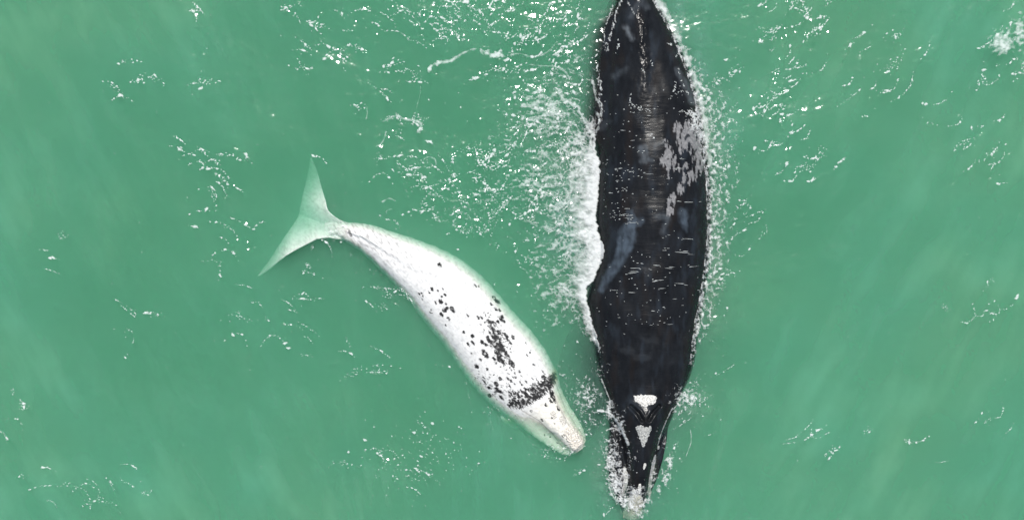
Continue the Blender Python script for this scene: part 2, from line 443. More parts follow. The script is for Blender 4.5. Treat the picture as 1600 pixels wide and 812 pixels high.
# blowholes: two slits in a V on a low mound
ztop += .06 * np.exp(-((PXg - 1006) / 22.) ** 2 - ((S - 637) / 16.) ** 2)
for sx in (-1, 1):
    d, _t = line_dist(PXg, S, [(1006 + sx * 5, 652), (1006 + sx * 12, 641), (1006 + sx * 22, 632)])
    ztop -= .05 * np.exp(-(d / 2.6) ** 2); ztop += .02 * np.exp(-((d - 5.5) / 2.5) ** 2)
depth = np.interp(st, [-175, -60, 100, 300, 560, 700, 828], [.18, .35, 1.2, 1.75, 1.6, 1.1, .2])
Cc = np.stack([cx, st], 1); Rr = np.stack([hw, 0 * hw], 1)
V1, F1, P1 = loft(Cc, Rr, ztop, u, zE, depth, np.interp(st, [560, 680], [.95, .2]), skew=np.interp(st, [-60, 40, 200, 300], [0, -30, -26, 0]), left=18 * swell)
k1 = len(u) + 34
F1 = caps(V1, F1, len(st), k1)
fl = catmull([(990,-140),(1010,-165),(1060,-192),(1130,-205),(1195,-190),(1150,-222),(1075,-240),(1010,-236),(990,-226),(972,-236),(905,-240),(830,-222),(785,-190),(850,-205),(920,-192),(970,-165)], 5)
V2, F2, P2 = slab(fl, lambda a, b: -.2 - .3 * (np.abs(a - 990) / 200.) ** 1.3, .07, 3.5, 30.)
fa = catmull([(958,515),(930,496),(900,510),(880,550),(872,606),(880,660),(898,696),(924,692),(946,652),(962,606)], 5)  # left flipper, broadened and raised to darken the water between the whales
V3, F3, P3 = slab(fa, lambda a, b: -.30 - .45 * ss(935, 880, a) - .3 * ss(545, 500, b) - .3 * ss(650, 695, b), .09, 2.5, 22.)
fb = catmull([(1068,548),(1092,556),(1114,536),(1136,496),(1144,452),(1132,440),(1112,466),(1090,500),(1064,522)], 5)
V4, F4, P4 = slab(fb, lambda a, b: -.7 - .9 * ss(1070, 1140, a), .10, 2.5, 22.)
def dark_colour(P, Z, flip):
    x, y = P[:, 0], P[:, 1]
    n1 = fbm(x / 30., y / 45., 41, 4); n2 = fbm(x / 6., y / 14., 42, 4)
    c = np.array([.0112, .0124, .0142])[None, :] * (1 + .55 * n1 + .35 * n2)[:, None]
    def blend(mask, colr):
        nonlocal c
        mk = np.clip(mask, 0, 1)[:, None]; c = c * (1 - mk) + np.array(colr)[None, :] * mk
    # hazy scuffs, brown mottling, and blue wet sheen painted into the skin colour
    hz = ss(.0, .5, fbm(x / 26., y / 20., 43, 4) + .1) * gauss(x, y, (1005, 545, 60, 26))
    blend(.45 * hz, (.045, .05, .055))
    blend(.6 * ss(.0, .5, fbm(x / 16., y / 50., 44, 4)), (.026, .033, .042)); blend(.4 * ss(.0, .5, fbm(x / 22., y / 60., 144, 4)), (.021, .016, .013))
    blend(.5 * ss(.1, .6, n2) * ss(1050, 1090, x) * ss(150, 330, y) * ss(560, 420, y), (.020, .030, .042))
    # soft blue-grey scars
    wob = 2.2 * pn(x / 7., y / 7., 45)
    def scar(pts, w0, w1, colr, a, soft=4.5):
        d, t = line_dist(x, y, pts)
        wd = w0 + (w1 - w0) * t
        blend(.8 * a * (.75 + .8 * n2) * ss(wd + soft, wd - soft * .6, d + wob), colr)
    blue = (.075, .098, .125); grey = (.10, .115, .13)
    scar([(982,334),(984,348)], 4, 5, blue, .8); scar([(998,346),(984,352)], 4, 5, blue, .75)
    scar([(978,362),(974,384)], 12, 11, blue, .9); scar([(974,384),(962,412),(948,432),(938,452)], 10, 3, blue, .85)
    scar([(1001,237),(1003,250)], 7, 6, grey, .8); scar([(1000,257),(1015,252)], 2, 1.5, grey, .6)
    scar([(1020,232),(1032,225)], 1.5, 1, grey, .5)
    scar([(1063,334),(1064,348)], 7, 5, blue, .75); scar([(1064,348),(1068,360)], 4, 2, blue, .6)
    scar([(1020,340),(1037,340)], 3, 3, grey, .55); scar([(1040,344),(1030,366)], 3, 2, grey, .5)
    scar([(976,46),(986,66)], 2.5, 2, (.16,.18,.2), .8); scar([(957,122),(976,112)], 4, 3, grey, .3)
    scar([(1055,112),(1066,130),(1080,158)], 3, 7, (.10,.115,.13), .7)
    scar([(940,200),(948,192)], 4, 3, grey, .35); scar([(1008,14),(1000,2),(985,30)], 5, 3, grey, .5)
    # peeling pale patches, frayed lengthways
    f = np.full(x.shape, -1.)
    for bx, by, rx, ry, s in [(1072,212,26,26,1.),(1088,232,14,36,1.),(1064,226,13,20,1.),(1039,248,13,20,1.),(1036,232,6,12,.8),(1040,268,6,16,.8),(1050,256,7,16,.7),(1066,282,9,15,.75),
                              (1078,276,12,13,.85),(1090,258,11,26,.8),(1058,300,7,12,.7),(1047,312,6,14,.7),(1041,332,8,11,.95),(1040,322,3,14,.8),(1062,262,16,9,.55),(1055,206,8,16,.8)]:
        f = np.maximum(f, s * (1 - ((x - bx) / rx) ** 2 - ((y - by) / ry) ** 2))
    fr = fbm(x / 4.2, y / 19., 46, 4) + .35 * fbm(x / 2.5, y / 5., 49, 3); hole = ss(.34, .42, pn(x / 7., y / 11., 47))
    mk = ss(-.05, .14, f + 1.25 * fr - .44) * (f > -.95) * (1 - .92 * hole)
    blend(.85 * mk, (.21, .21, .215))
    blend(.5 * mk * ss(-.1, .3, fbm(x / 4., y / 4., 48, 2)), (.32, .31, .31))
    # pale blaze low on the right flipper root
    blend(.8 * gauss(x, y, (1092, 594, 9, 9)), (.3, .3, .24))
    return c
Pall = np.concatenate([P1, P2, P3, P4]); Zall = np.concatenate([V1, V2, V3, V4])[:, 2]
adult = bpy.data.objects.new('whale', None); COL.objects.link(adult)
adult.empty_display_size = .3
adult['label'] = 'huge black right whale with grey peeling patches, swimming at the surface'
adult['category'] = 'whale'
adult['group'] = 'whales swimming together'
body1 = obj('body', mixed_mesh('whale_body', [(V1, F1, P1), (V2, F2, P2), (V3, F3, P3), (V4, F4, P4)], dark_colour(Pall, Zall, None)), SKIN_DARK, adult)
TREE1 = surface_tree(V1, F1)
B1 = (900, -180, 1130, 832)

# ---------------------------------------------------------------- the white calf
Rp = [(506,347),(540,346),(577,350),(611,361),(653,375),(690,389),(721,406),(750,429),(776,457),(801,487),(827,514),(850,543),(866,573),(876,605),(889,634),(904,656),(913,673),(917,687),(913,699)]
Lp = [(504,365),(537,376),(560,391),(588,418),(615,446),(640,473),(660,503),(682,529),(703,556),(722,585),(744,613),(768,636),(790,653),(812,668),(835,685),(855,699),(871,708),(885,714),(897,711)]
ch = [-.17, .0, .05, .09, .13, .16, .18, .19, .19, .18, .17, .16, .13, .09, .06, .04, .02, -.02, -.12]
ce = [-.20, -.22, -.30, -.36, -.40, -.44, -.46, -.47, -.47, -.46, -.44, -.42, -.40, -.36, -.32, -.28, -.26, -.24, -.2]
ts = np.arange(len(Rp)); tt = np.linspace(0, len(Rp) - 1, 700)
Rc = np.stack([smooth_interp(tt, ts, np.array(Rp)[:, k], 1.3) for k in (0, 1)], 1)
Lc = np.stack([smooth_interp(tt, ts, np.array(Lp)[:, k], 1.3) for k in (0, 1)], 1)
Rc += 1.1 * np.stack([pn(tt * 3.1, tt * 0 + 4.2, 63), pn(tt * 3.1, tt * 0 + 8.2, 64)], 1); Lc += 1.1 * np.stack([pn(tt * 3.3, tt * 0 + 5.2, 65), pn(tt * 3.3, tt * 0 + 9.2, 66)], 1)
chh = smooth_interp(tt, ts, ch, 1.6); cee = smooth_interp(tt, ts, ce, 1.6)
C2 = (Rc + Lc) / 2; R2 = (Rc - Lc) / 2
u2 = np.sin(np.linspace(-np.pi / 2, np.pi / 2, 200))[::-1]
U2, T2 = np.meshgrid(u2, tt)
zt = cee[:, None] + (chh - cee)[:, None] * np.clip(1 - np.abs(U2) ** 2.9, 0, 1) ** .55
PXh = C2[:, None, 0] + R2[:, None, 0] * U2; PYh = C2[:, None, 1] + R2[:, None, 1] * U2
hd = ss(12.2, 14.2, T2)
uc = .16                                                    # the calf rolls a little towards its left
lipz = cee[:, None] + (np.minimum(chh, -.13) - cee)[:, None] * np.clip(1 - np.abs(U2) ** 3, 0, 1) ** .5
rz = np.interp(tt, ts, [0] * 12 + [.13, .12, .11, .10, .09, .06, -.05])
rwid = np.interp(tt, ts, [0.6] * 12 + [.75, .62, .55, .52, .56, .66, .8])
rb = np.exp(-np.abs((U2 - uc) / rwid[:, None]) ** 4)
rz = rz[:, None] + .022 * fbm(PXh / 8., PYh / 8., 69, 3); rz = rz[:, :]
headz = lipz * (1 - rb) + np.maximum(lipz, rz) * rb
zt = zt * (1 - hd) + headz * hd
PX2 = C2[:, None, 0] + R2[:, None, 0] * U2; PY2 = C2[:, None, 1] + R2[:, None, 1] * U2
zt += .010 * fbm((PX2 + PY2) / 60., (PX2 - PY2) / 9., 67, 3) * ss(9, 3, T2)
zt += .016 * fbm(PX2 / 22., PY2 / 22., 61, 5, .6) * np.clip(1 - np.abs(U2), 0, 1) ** .5
zt += .03 * np.exp(-((U2 - .02) / .09) ** 2) * ss(5.5, 2.5, T2) * ss(.8, 1.6, T2)       # ridge on the tail stock
dep2 = smooth_interp(tt, ts, [.10, .16, .3, .42, .55, .66, .74, .8, .84, .84, .82, .78, .72, .62, .52, .42, .32, .22, .1], 1.5)
V5, F5, P5 = loft(C2, -R2, zt[:, ::-1], u2, cee, dep2, .25)
F5 = caps(V5, F5, len(tt), len(u2) + 34)
cf = catmull([(545,352),(528,342),(514,331),(510,323),(507,312),(501,297),(494,278),(486,258),(478,242),(474,256),(470,280),(466,303),(462,322),(458,338),(452,349),(442,364),(430,381),(416,402),(404,418),(396,432),(414,422),(430,410),(448,398),(466,388),(480,381),(494,374),(512,371),(532,373)], 5)
def fluke_z(a, b):
    d1, _ = line_dist(a, b, [(478,243),(492,272),(502,298),(512,326),(533,343)]); d2, _ = line_dist(a, b, [(397,431),(430,409),(465,388),(494,373),(532,373)])
    return -.09 - .0105 * np.minimum(d1, d2) - .62 * ss(325, 248, b) - .42 * ss(455, 400, a) + .03 * fbm(a / 30., b / 30., 68, 2)
V6, F6, P6 = slab(cf, fluke_z, .05, 1.1, 18.)
ff1 = catmull([(846,560),(864,572),(874,588),(876,612),(870,622),(858,604),(846,585)], 5)
V7, F7, P7 = slab(ff1, lambda a, b: -.42 - .25 * ss(855, 880, a), .05, 1.2, 12.)
ff2 = catmull([(792,640),(782,652),(786,664),(804,676),(822,680),(826,672),(812,656)], 5)
V8, F8, P8 = slab(ff2, lambda a, b: -.46 - .30 * ss(655, 682, b), .05, 1.2, 12.)
# dark spots: (x, y, half length, half width), long axis about along the body
def z8(a, b): return 640 + a * .197, 400 + b * .197
def z6(a, b): return 700 + a * .308, 480 + b * .308
SPOT = []
for a, b, l, wd in [(240,70,18,13),(180,260,16,9),(160,288,13,6),(228,272,10,6),(268,260,9,5),(285,305,15,9),(260,318,9,6),(250,360,19,14),(208,362,9,6),(213,378,8,5),(292,377,10,7),(280,425,19,17),(303,410,13,9),(343,420,27,14),(255,460,19,10),(312,492,14,9),(290,546,8,4),
    (80,298,9,6),(98,292,8,6),(108,314,7,5),(76,326,9,3),(102,342,5,3),(172,425,9,4),(165,445,8,5),(180,448,5,4),(463,466,14,7),(547,485,14,7),(572,485,13,6),(630,510,17,9),(520,230,18,6),(548,240,9,3),(672,335,22,11),(690,355,26,10),(710,365,14,6),(650,380,12,7),(686,420,17,8),(715,430,14,7),(700,515,12,10),(735,480,17,9),(748,515,16,8),
    (432,598,11,7),(502,628,14,11),(468,695,18,9),(503,684,20,8),(575,672,17,10),(602,768,36,15),(630,660,30,12),(655,565,22,12),(670,530,24,10),(708,600,20,12),(690,660,34,14),(705,690,40,20),(722,720,30,16),(690,760,24,10),(720,770,24,12),(765,625,22,9),(775,655,20,9),(795,680,12,7),(650,715,16,6),(605,692,12,6),(493,767,8,4),(635,600,12,8),(672,600,22,10),(660,640,18,8)]:
    x, y = z8(a, b); SPOT.append((x, y, l * .225, wd * .225, 1.))
for a, b, l, wd in [(190,235,22,11),(240,190,28,10),(225,105,20,9),(212,70,14,8),(250,150,26,9),(262,180,30,12),(258,205,22,10),(285,215,24,9),(300,240,22,8),(262,258,20,12),(275,270,16,8),(322,280,20,11),(328,292,12,6),(210,165,20,8),(205,150,10,6),(235,258,12,6),(240,275,9,5),(165,262,10,5),(145,296,12,9),(200,310,8,5),(232,338,5,4),(265,358,10,8),(305,358,10,5),(320,370,8,4),(343,352,6,4),(362,322,9,5),(433,287,6,5),(267,297,6,4),(120,231,5,4),(82,123,7,5),(125,142,9,8),(105,186,11,6),(128,178,12,6),(175,175,12,7),(192,185,8,5),(155,50,9,5),(172,50,9,5),(102,40,9,5),
    (245,385,14,9),(208,406,10,6),(248,415,14,10),(240,432,9,5),(210,448,11,8),(270,455,14,6),(265,425,10,6),(180,350,10,3),(185,375,16,4),(400,240,6,3),(415,228,5,3),(395,180,6,3),(420,215,5,2),(295,140,16,7),(315,175,14,5),(270,60,16,7),(330,150,12,8),
    (497,492,9,6),(525,428,14,9),(530,450,20,9),(520,470,14,6),(540,475,10,5),(422,523,6,6),(528,556,5,5),(475,568,8,4),(515,395,14,8),(555,505,9,4),(560,515,8,5),(540,585,4,3),(590,645,8,3),(605,670,10,3),(580,650,7,3),(555,690,5,4),(520,660,4,3),(490,650,5,3),(610,610,4,3)]:
    x, y = z6(a, b); SPOT.append((x, y, l * .345, wd * .345, 1.))
for k in range(190):                                         # streaks along the dark collar
    t = RNG.random(); x = 797 + 64 * t + RNG.normal(0, 2); y = 638 - 36 * t - abs(RNG.normal(0, 13)) * (1 - .3 * t)
    SPOT.append((x - 4 * RNG.random(), y, RNG.uniform(1.2, 5.2), RNG.uniform(.6, 1.7), 1.))
for k in range(150):
    t = RNG.random(); x = 764 + 34 * t + RNG.normal(0, 7); y = 500 + 68 * t + RNG.normal(0, 9)
    SPOT.append((x, y, RNG.uniform(.8, 2.6), RNG.uniform(.5, 1.2), .9))
for k in range(150):
    t = RNG.random(); SPOT.append((745 + 60 * t + RNG.normal(0, 10), 585 + 40 * t + RNG.normal(0, 9), RNG.uniform(.5, 1.8), RNG.uniform(.35, .8), .75))
def pale_colour(P, tpar):
    x, y = P[:, 0], P[:, 1]
    n1 = fbm(x / 18., y / 18., 51, 4); n2 = fbm((x + y) / 14., (x - y) / 3.2, 52, 4)
    c = np.array([.74, .74, .72])[None, :] * (1 + .16 * n1)[:, None]
    def blend(mask, colr):
        nonlocal c
        mk = np.clip(mask, 0, 1)[:, None]; c = c * (1 - mk) + np.array(colr)[None, :] * mk
    # fine grey wrinkling over tail stock, flanks
    stock = ss(700, 570, x)
    d, _t = line_dist(x, y, [(540,352),(600,378),(660,410),(700,432)])
    blend(.75 * ss(-.08, .4, n2) * stock * ss(40, 4, d), (.28, .265, .26)); blend(.42 * ss(.0, .45, n2), (.38, .375, .37))
    blend(.35 * ss(0, .4, fbm(x / 5., y / 5., 54, 4)), (.38, .38, .37))
    blend(.6 * ss(.1, .4, fbm(x / 6., y / 6., 55, 3)) * ss(550, 500, x), (.45, .47, .43))
    head = ss(0, 30, (x - 838) * .6 + (y - 618) * .8)
    blend(.65 * head, (.74, .71, .61))
    blend(.45 * head * ss(.0, .5, fbm(x / 5., y / 5., 56, 4)), (.50, .46, .38))
    blend(.7 * gauss(x, y, (868, 588, 5, 9)), (.62, .50, .16)); blend(.6 * gauss(x, y, (796, 660, 8, 7)), (.66, .60, .26))
    for pts, a in (([(858,604),(872,632),(884,655),(893,672)], .45), ([(815,640),(842,656),(862,676),(880,700)], .5), ([(868,598),(884,640),(898,662),(908,684)], .35)):
        d, _t = line_dist(x, y, pts); blend(a * ss(1.7, .3, d + .8 * n1), (.22, .20, .17))
    # black spots
    wx = x + 1.3 * pn(x / 2.6, y / 2.6, 57); wy = y + 1.3 * pn(x / 2.6, y / 2.6, 58)
    m = np.zeros(x.shape); ca, sa = math.cos(math.radians(52)), math.sin(math.radians(52))
    for sx, sy, l, wd, a in SPOT:
        q = np.where((np.abs(x - sx) < l + 4) & (np.abs(y - sy) < l + 4))[0]
        if not len(q): continue
        dx, dy = wx[q] - sx, wy[q] - sy
        e = np.hypot((dx * ca + dy * sa) / l, (-dx * sa + dy * ca) / wd)
        m[q] = np.maximum(m[q], a * ss(1.22, .85, e))
    d, t = line_dist(x, y, [(796,633),(812,632),(828,623),(845,611),(858,600),(864,590)])
    strk = fbm((x + y) / 22., (x - y) / 3.4, 59, 3)
    m = np.maximum(m, ss(1.5, -1.5, d - 7.4 + 17 * np.abs(strk) - 2.2 * ss(.0, .6, t) + 2.5 * ss(.2, 0, t)))
    m = m * (1 - .35 * ss(.1, .5, fbm(x / 4., y / 4., 158, 3))) * (1 - .6 * ss(.36, .48, pn((x + y) / 9., (x - y) / 4.5, 159)))
    blend(.98 * m, (.010, .010, .011))
    d, t = line_dist(x, y, [(546,362),(549,368)]); blend(.8 * ss(3.2, 1.4, d + 1.2 * n1), (.05, .05, .05))
    return c
Pq = np.concatenate([P5, P6, P7, P8])
calf = bpy.data.objects.new('whale_calf', None); COL.objects.link(calf)
calf['label'] = 'white whale calf speckled with black spots, half sunk in green water'
calf['category'] = 'whale calf'
calf['group'] = 'whales swimming together'
obj('body', mixed_mesh('whale_calf_body', [(V5, F5, P5), (V6, F6, P6), (V7, F7, P7), (V8, F8, P8)], pale_colour(Pq, None)), SKIN_PALE, calf)
TREE2 = surface_tree(V5, F5)
B2 = (500, 335, 925, 720)

# ------------------------------------------------------------------ callosities (lumpy crusts growing on the skin)
def crust(parent, tree, B, poly, thick, colr, seed, label=None, rag=1.2, name='callosity'):
    P = catmull(poly, 6); x0, y0 = P.min(0) - 3; x1, y1 = P.max(0) + 3
    gx = np.arange(x0, x1, .8); gy = np.arange(y0, y1, .8); gX, gY = np.meshgrid(gx, gy)
    m = poly_sdf(gX, gY, P) + rag * fbm(gX / 3.2, gY / 3.2, seed, 3)
    vx, vy, F, val = march(gx, gy, m)
    if len(F) == 0: return
    h = heights(tree, vx, vy, B)
    h = np.where(h < -5, -.05, h)
    lump = .5 + .5 * fbm(vx / 2.6, vy / 2.6, seed + 5, 3) * 1.6
    z = h - .012 + np.sqrt(np.clip(val / 5., 0, 1)) * thick * np.clip(lump, .25, 1.4) + .012 * ss(0, 1.5, val)
    n = fbm(vx / 2.2, vy / 2.2, seed + 9, 3)
    c = np.array(colr)[None] * np.clip(.85 + .75 * n + .25 * np.clip(lump - .5, -1, 1), .15, 1.15)[:, None]
    o = obj(name, raw_mesh(name, np.stack([X(vx), Y(vy), z], -1), F, True, {'col': c}), CALLUS, parent)
    if label: o['label'] = label
    return o
W_ = (.70, .69, .64)
crust(adult, TREE1, B1, [(988,616),(996,614),(1006,614),(1016,614),(1024,617),(1023,624),(1018,629),(1011,630),(1006,633),(999,631),(995,627),(990,625)], .05, (.78,.77,.73), 301, 'white lumpy crust behind the blowholes', 3.2)
crust(adult, TREE1, B1, [(990,663),(1000,660),(1006,663),(1016,662),(1013,675),(1007,690),(1002,696),(999,688),(994,675)], .035, (.46,.47,.45), 302, 'grey triangular crust on top of the snout', 2.4)
crust(adult, TREE1, B1, [(1026,696),(1031,695),(1031,701),(1027,702)], .03, W_, 303)
crust(adult, TREE1, B1, [(1004,720),(1008,719),(1008,727),(1004,731),(1002,727)], .035, W_, 304)
crust(adult, TREE1, B1, [(1020,712),(1026,710),(1024,728),(1020,748),(1018,772),(1013,776),(1012,760),(1015,735)], .03, (.55,.54,.52), 305, 'long pale crust along the lower lip', 1.6)
crust(adult, TREE1, B1, [(972,732),(978,730),(982,745),(980,762),(974,776),(970,768),(974,750)], .03, (.60,.60,.58), 306, None, 2.0)
crust(adult, TREE1, B1, [(996,753),(1001,753),(1001,766),(998,772),(995,764)], .035, W_, 307)
crust(adult, TREE1, B1, [(987,762),(992,762),(993,770),(989,774),(986,769)], .035, W_, 308)
crust(adult, TREE1, B1, [(982,776),(992,770),(1002,773),(1006,788),(1005,806),(998,815),(984,815),(974,808),(977,792)], .04, (.50,.50,.42), 309, 'cream crusted bonnet at the tip of the snout', 2.0)
crust(adult, TREE1, B1, [(988,709),(992,708),(993,714),(989,715)], .02, (.25,.25,.25), 310)
crust(calf, TREE2, B2, [(881,671),(892,663),(904,669),(913,683),(910,695),(898,704),(888,694)], .05, (.84,.79,.70), 311, 'cream pink crusted bonnet on the calf snout', 2.2)
crust(calf, TREE2, B2, [(872,650),(880,648),(886,658),(882,664),(876,660)], .025, (.72,.69,.62), 312, None, 1.4)
crust(calf, TREE2, B2, [(858,642),(866,640),(871,650),(864,654)], .025, (.72,.69,.62), 313, None, 1.4)
# blowhole slits: raised fleshy rims
HOLE, nt, out = mat('blowhole_dark')
pb = nd(nt, 'ShaderNodeBsdfPrincipled', i_Roughness=0.35); pb.inputs['Base Color'].default_value = (.006, .007, .008, 1); nt.links.new(pb.outputs[0], out.inputs['Surface'])
for sx in (-1, 1):
    P = catmull([(1006 + sx * 4, 655), (1006 + sx * 10, 640), (1006 + sx * 21, 630), (1006 + sx * 23, 633), (1006 + sx * 14, 643), (1006 + sx * 6, 656)], 5)
    gx = np.arange(P[:, 0].min() - 2, P[:, 0].max() + 2, .6); gy = np.arange(P[:, 1].min() - 2, P[:, 1].max() + 2, .6)
    gX, gY = np.meshgrid(gx, gy); vx, vy, F, val = march(gx, gy, poly_sdf(gX, gY, P))
    z = heights(TREE1, vx, vy, B1) + .004 - .006 * np.clip(val, 0, 1)
    obj('blowhole', raw_mesh('blowhole', np.stack([X(vx), Y(vy), z], -1), F), HOLE, adult)

# ------------------------------------------------------------------ foam
def ground_z(vx, vy):
    z = wave(vx, vy)
    return np.maximum(z, np.maximum(heights(TREE1, vx, vy, B1), heights(TREE2, vx, vy, B2)))
def foam_sheet(name, box, step, fun, label, cat='foam', thick=.03, full=.35, m_=None):
    gx = np.arange(box[0], box[2], step); gy = np.arange(box[1], box[3], step)
    gX, gY = np.meshgrid(gx, gy)
    vx, vy, F, val = march(gx, gy, fun(gX, gY))
    t = np.clip(val / full, 0, 1)
    z = ground_z(vx, vy) + .004 + thick * np.sqrt(t) * (.8 + .35 * fbm(vx / 9., vy / 9., 88, 3))
    return obj(name, raw_mesh(name, np.stack([X(vx), Y(vy), z], -1), F, True, {'thick': t}), m_ or FOAM,
               kind='stuff', label=label, category=cat)
def flecks(name, spec, label, cat='foam', z_lift=.005, dome=.012, seed=1, m_=None):
    """spec rows: x, y, half length, half width, angle (layout units)."""
    rg = np.random.default_rng(seed)
    S_ = np.array(spec); n = len(S_); K = 8
    a = np.linspace(0, 2 * np.pi, K, endpoint=False)[None, :] + rg.uniform(0, 6.28, (n, 1))
    rad = 1 + rg.normal(0, .24, (n, K))
    ex = np.cos(a) * S_[:, 2:3] * rad; ey = np.sin(a) * S_[:, 3:4] * rad
    c, s = np.cos(S_[:, 4:5]), np.sin(S_[:, 4:5])
    px = np.concatenate([S_[:, 0:1] + ex * c - ey * s, S_[:, 0:1]], 1); py = np.concatenate([S_[:, 1:2] + ex * s + ey * c, S_[:, 1:2]], 1)
    zz = np.repeat(ground_z(px.ravel(), py.ravel()).reshape(n, K + 1), 1, 1) + z_lift
    zz[:, K] += dome * np.clip(S_[:, 3] / 2., .3, 1.5)
    V = np.stack([X(px), Y(py), zz], -1).reshape(-1, 3)
    b = (np.arange(n) * (K + 1))[:, None]; q = np.arange(K)[None, :]
    F = np.stack([b + q, np.broadcast_to(b + K, (n, K)), b + (q + 1) % K], -1).reshape(-1, 3)
    th = np.concatenate([np.full((n, K), .45), np.full((n, 1), 1.)], 1).ravel()
    return obj(name, raw_mesh(name, V, F, True, {'thick': th}), m_ or FOAM, kind='stuff', label=label, category=cat)
def lace(x, y, s, sc=15.):
    wx = x + 7 * fbm(x / 22., y / 22., s, 2); wy = y + 7 * fbm(x / 22., y / 22., s + 1, 2)
    a = 1 - np.abs(fbm(wx / sc, wy / sc, s + 2, 3)) * 4.2
    b = 1 - np.abs(fbm(wx / (sc * .42), wy / (sc * .42), s + 3, 2)) * 3.6
    return np.maximum(a, .75 * b)
_yt = np.linspace(-170, 826, 1000); _xlt = smooth_interp(_yt, ys_, xl_, 26); _xrt = smooth_interp(_yt, ys_, xr_, 26)
XL = lambda y: np.interp(y, _yt, _xlt)
XR = lambda y: np.interp(y, _yt, _xrt)

def wake_left(x, y):
    edge = np.interp(y, [200, 235, 250, 300, 340, 370, 390, 410, 440, 447, 470, 500, 540], [931, 931, 938, 936, 932, 937, 945, 940, 928, 918, 917, 925, 937])
    edge = edge + 2.2 * pn(y / 7., y * 0 + 3.3, 8) + 1.2 * pn(y / 2.6, y * 0 + 1.3, 18)
    d = edge - x
    wd = np.interp(y, [190, 225, 245, 265, 300, 340, 390, 420, 445, 470, 500, 535, 552], [1, 8, 34, 46, 46, 50, 54, 48, 32, 16, 16, 10, .5])
    D = np.where(d > 0, np.clip(1 - d / wd, -3, 1), -3)
    n = fbm(x / 20., y / 12., 12, 4) * .8 + .55 * fbm(x / 7., y / 5., 13, 4)
    core = np.minimum(D * 1.0 + n * .85 - .06, d * .3)
    W = np.interp(y, [120, 200, 260, 330, 400, 450, 490, 520, 548], [30, 110, 135, 125, 105, 90, 55, 25, 0])
    D2 = np.where(d > 0, np.clip(1 - d / (W + 1e-3), 0, 1), 0) * ss(165, 225, y)
    l = lace(x, y, 140, 13.) + .35 * n
    wx = x + 9 * pn(x / 16., y / 16., 16); wy = y + 9 * pn(x / 16., y / 16., 17)
    bl = fbm(wx / 19., wy / 13., 15, 5, .62)
    wv = .55 * l + 1.0 * bl - .74 + .84 * D2 ** .9
    wv = np.where(D2 > .01, wv, -1)
    return np.maximum(core, np.minimum(wv * .9, d * .2))
foam_sheet('wake_foam', (770, 150, 955, 560), 1.0, wake_left, 'thick white wash of foam piled against the left flank of the black whale', thick=.06, full=.75)

def lace_left2(x, y):
    D = 0
    for c in [(855,175,55,45,1.),(830,285,55,35,.75),(800,230,40,30,.5),(880,130,40,40,.6),(770,310,40,30,.5),(840,400,25,60,.6),(870,460,30,40,.75),(720,330,60,30,.35),(900,90,25,30,.4),(860,500,25,20,.5),(690,300,50,20,.3),(650,270,30,20,.3),(526,364,20,9,.75)]:
        D = np.maximum(D, c[4] * gauss(x, y, c))
    v = .45 * lace(x, y, 150, 12.) - .66 + .62 * D + 1.0 * fbm(x / 15. + y / 60., y / 7., 151, 5, .65)
    return np.where((D > .08) & (x < XL(y) - 2), v, -1)
foam_sheet('lace_foam', (490, 50, 945, 530), 1.15, lace_left2, 'broken lace of foam on the water between the calf tail and the black whale', thick=.012, full=.6, m_=FOAM_THIN)

def ribbons(x, y):
    m = np.full(x.shape, -9.)
    for pts, w0, w1 in [([(670,113),(674,103),(690,97),(703,96),(715,88),(733,79),(744,76)], 4, 1.5), ([(750,77),(760,83),(770,88),(781,84)], 3, 6.5),
        ([(795,87),(812,84),(830,89),(848,86),(862,76),(870,66)], 1.6, 1.2), ([(826,101),(846,103),(868,104),(882,112),(890,122)], 1., 1.8),
        ([(872,146),(884,158),(900,165),(908,180),(918,198),(928,212)], 3.5, 3.), ([(932,175),(936,190),(932,204),(924,214),(922,232)], 2., 2.5),
        ([(597,190),(608,185),(620,181),(632,186),(648,188),(658,194),(654,206)], 1.2, 2.8), ([(502,215),(506,207),(513,200)], 1.8, 1.6),
        ([(586,230),(598,222),(603,206)], 1.3, 1.), ([(572,187),(574,177),(573,168)], 1., 1.), ([(657,132),(656,148),(650,170)], .6, .4), ([(925,120),(930,150),(937,166),(939,185)], 2.5, 1.5),
        ([(884,240),(888,252),(894,262)], 1.5, 2.5), ([(844,226),(850,240),(862,252)], 2., 1.), ([(890,205),(904,222),(915,236)], 1.5, 2.5),
        ([(1078,686),(1076,702),(1070,714),(1066,720)], 2.5, 1.2), ([(1084,660),(1081,672),(1079,684)], 1., 2.), ([(1062,38),(1072,44),(1080,40)], 3.5, 2.),
        ([(1105,608),(1106,622),(1098,640),(1088,658)], 2., 1.), ([(1062,735),(1070,728),(1078,722)], 2, 1), ([(660,255),(664,248),(672,245),(680,250),(681,258)], 1.2, 1.),
        ([(596,316),(608,310),(618,314)], 1.6, 1.), ([(1095,570),(1098,560)], 2.5, 1.5), ([(606,340),(604,330),(612,326)], 1., .8)]:
        P = catmull(pts, 5, False); d, t = line_dist(x, y, P)
        wd = (w0 + (w1 - w0) * t) * (1 + 1.7 * fbm(x / 8., y / 8., 160, 4)) * ss(-.02, .1, t + .03)
        m = np.maximum(m, wd - d + 1.5 * fbm(x / 3., y / 3., 161, 3))
    return m / 5.
foam_sheet('foam_ribbon', (560, 20, 950, 335), .9, ribbons, 'thin winding ribbons of pale foam above the calf and left of the black whale', thick=.012, full=.8, m_=FOAM_THIN)

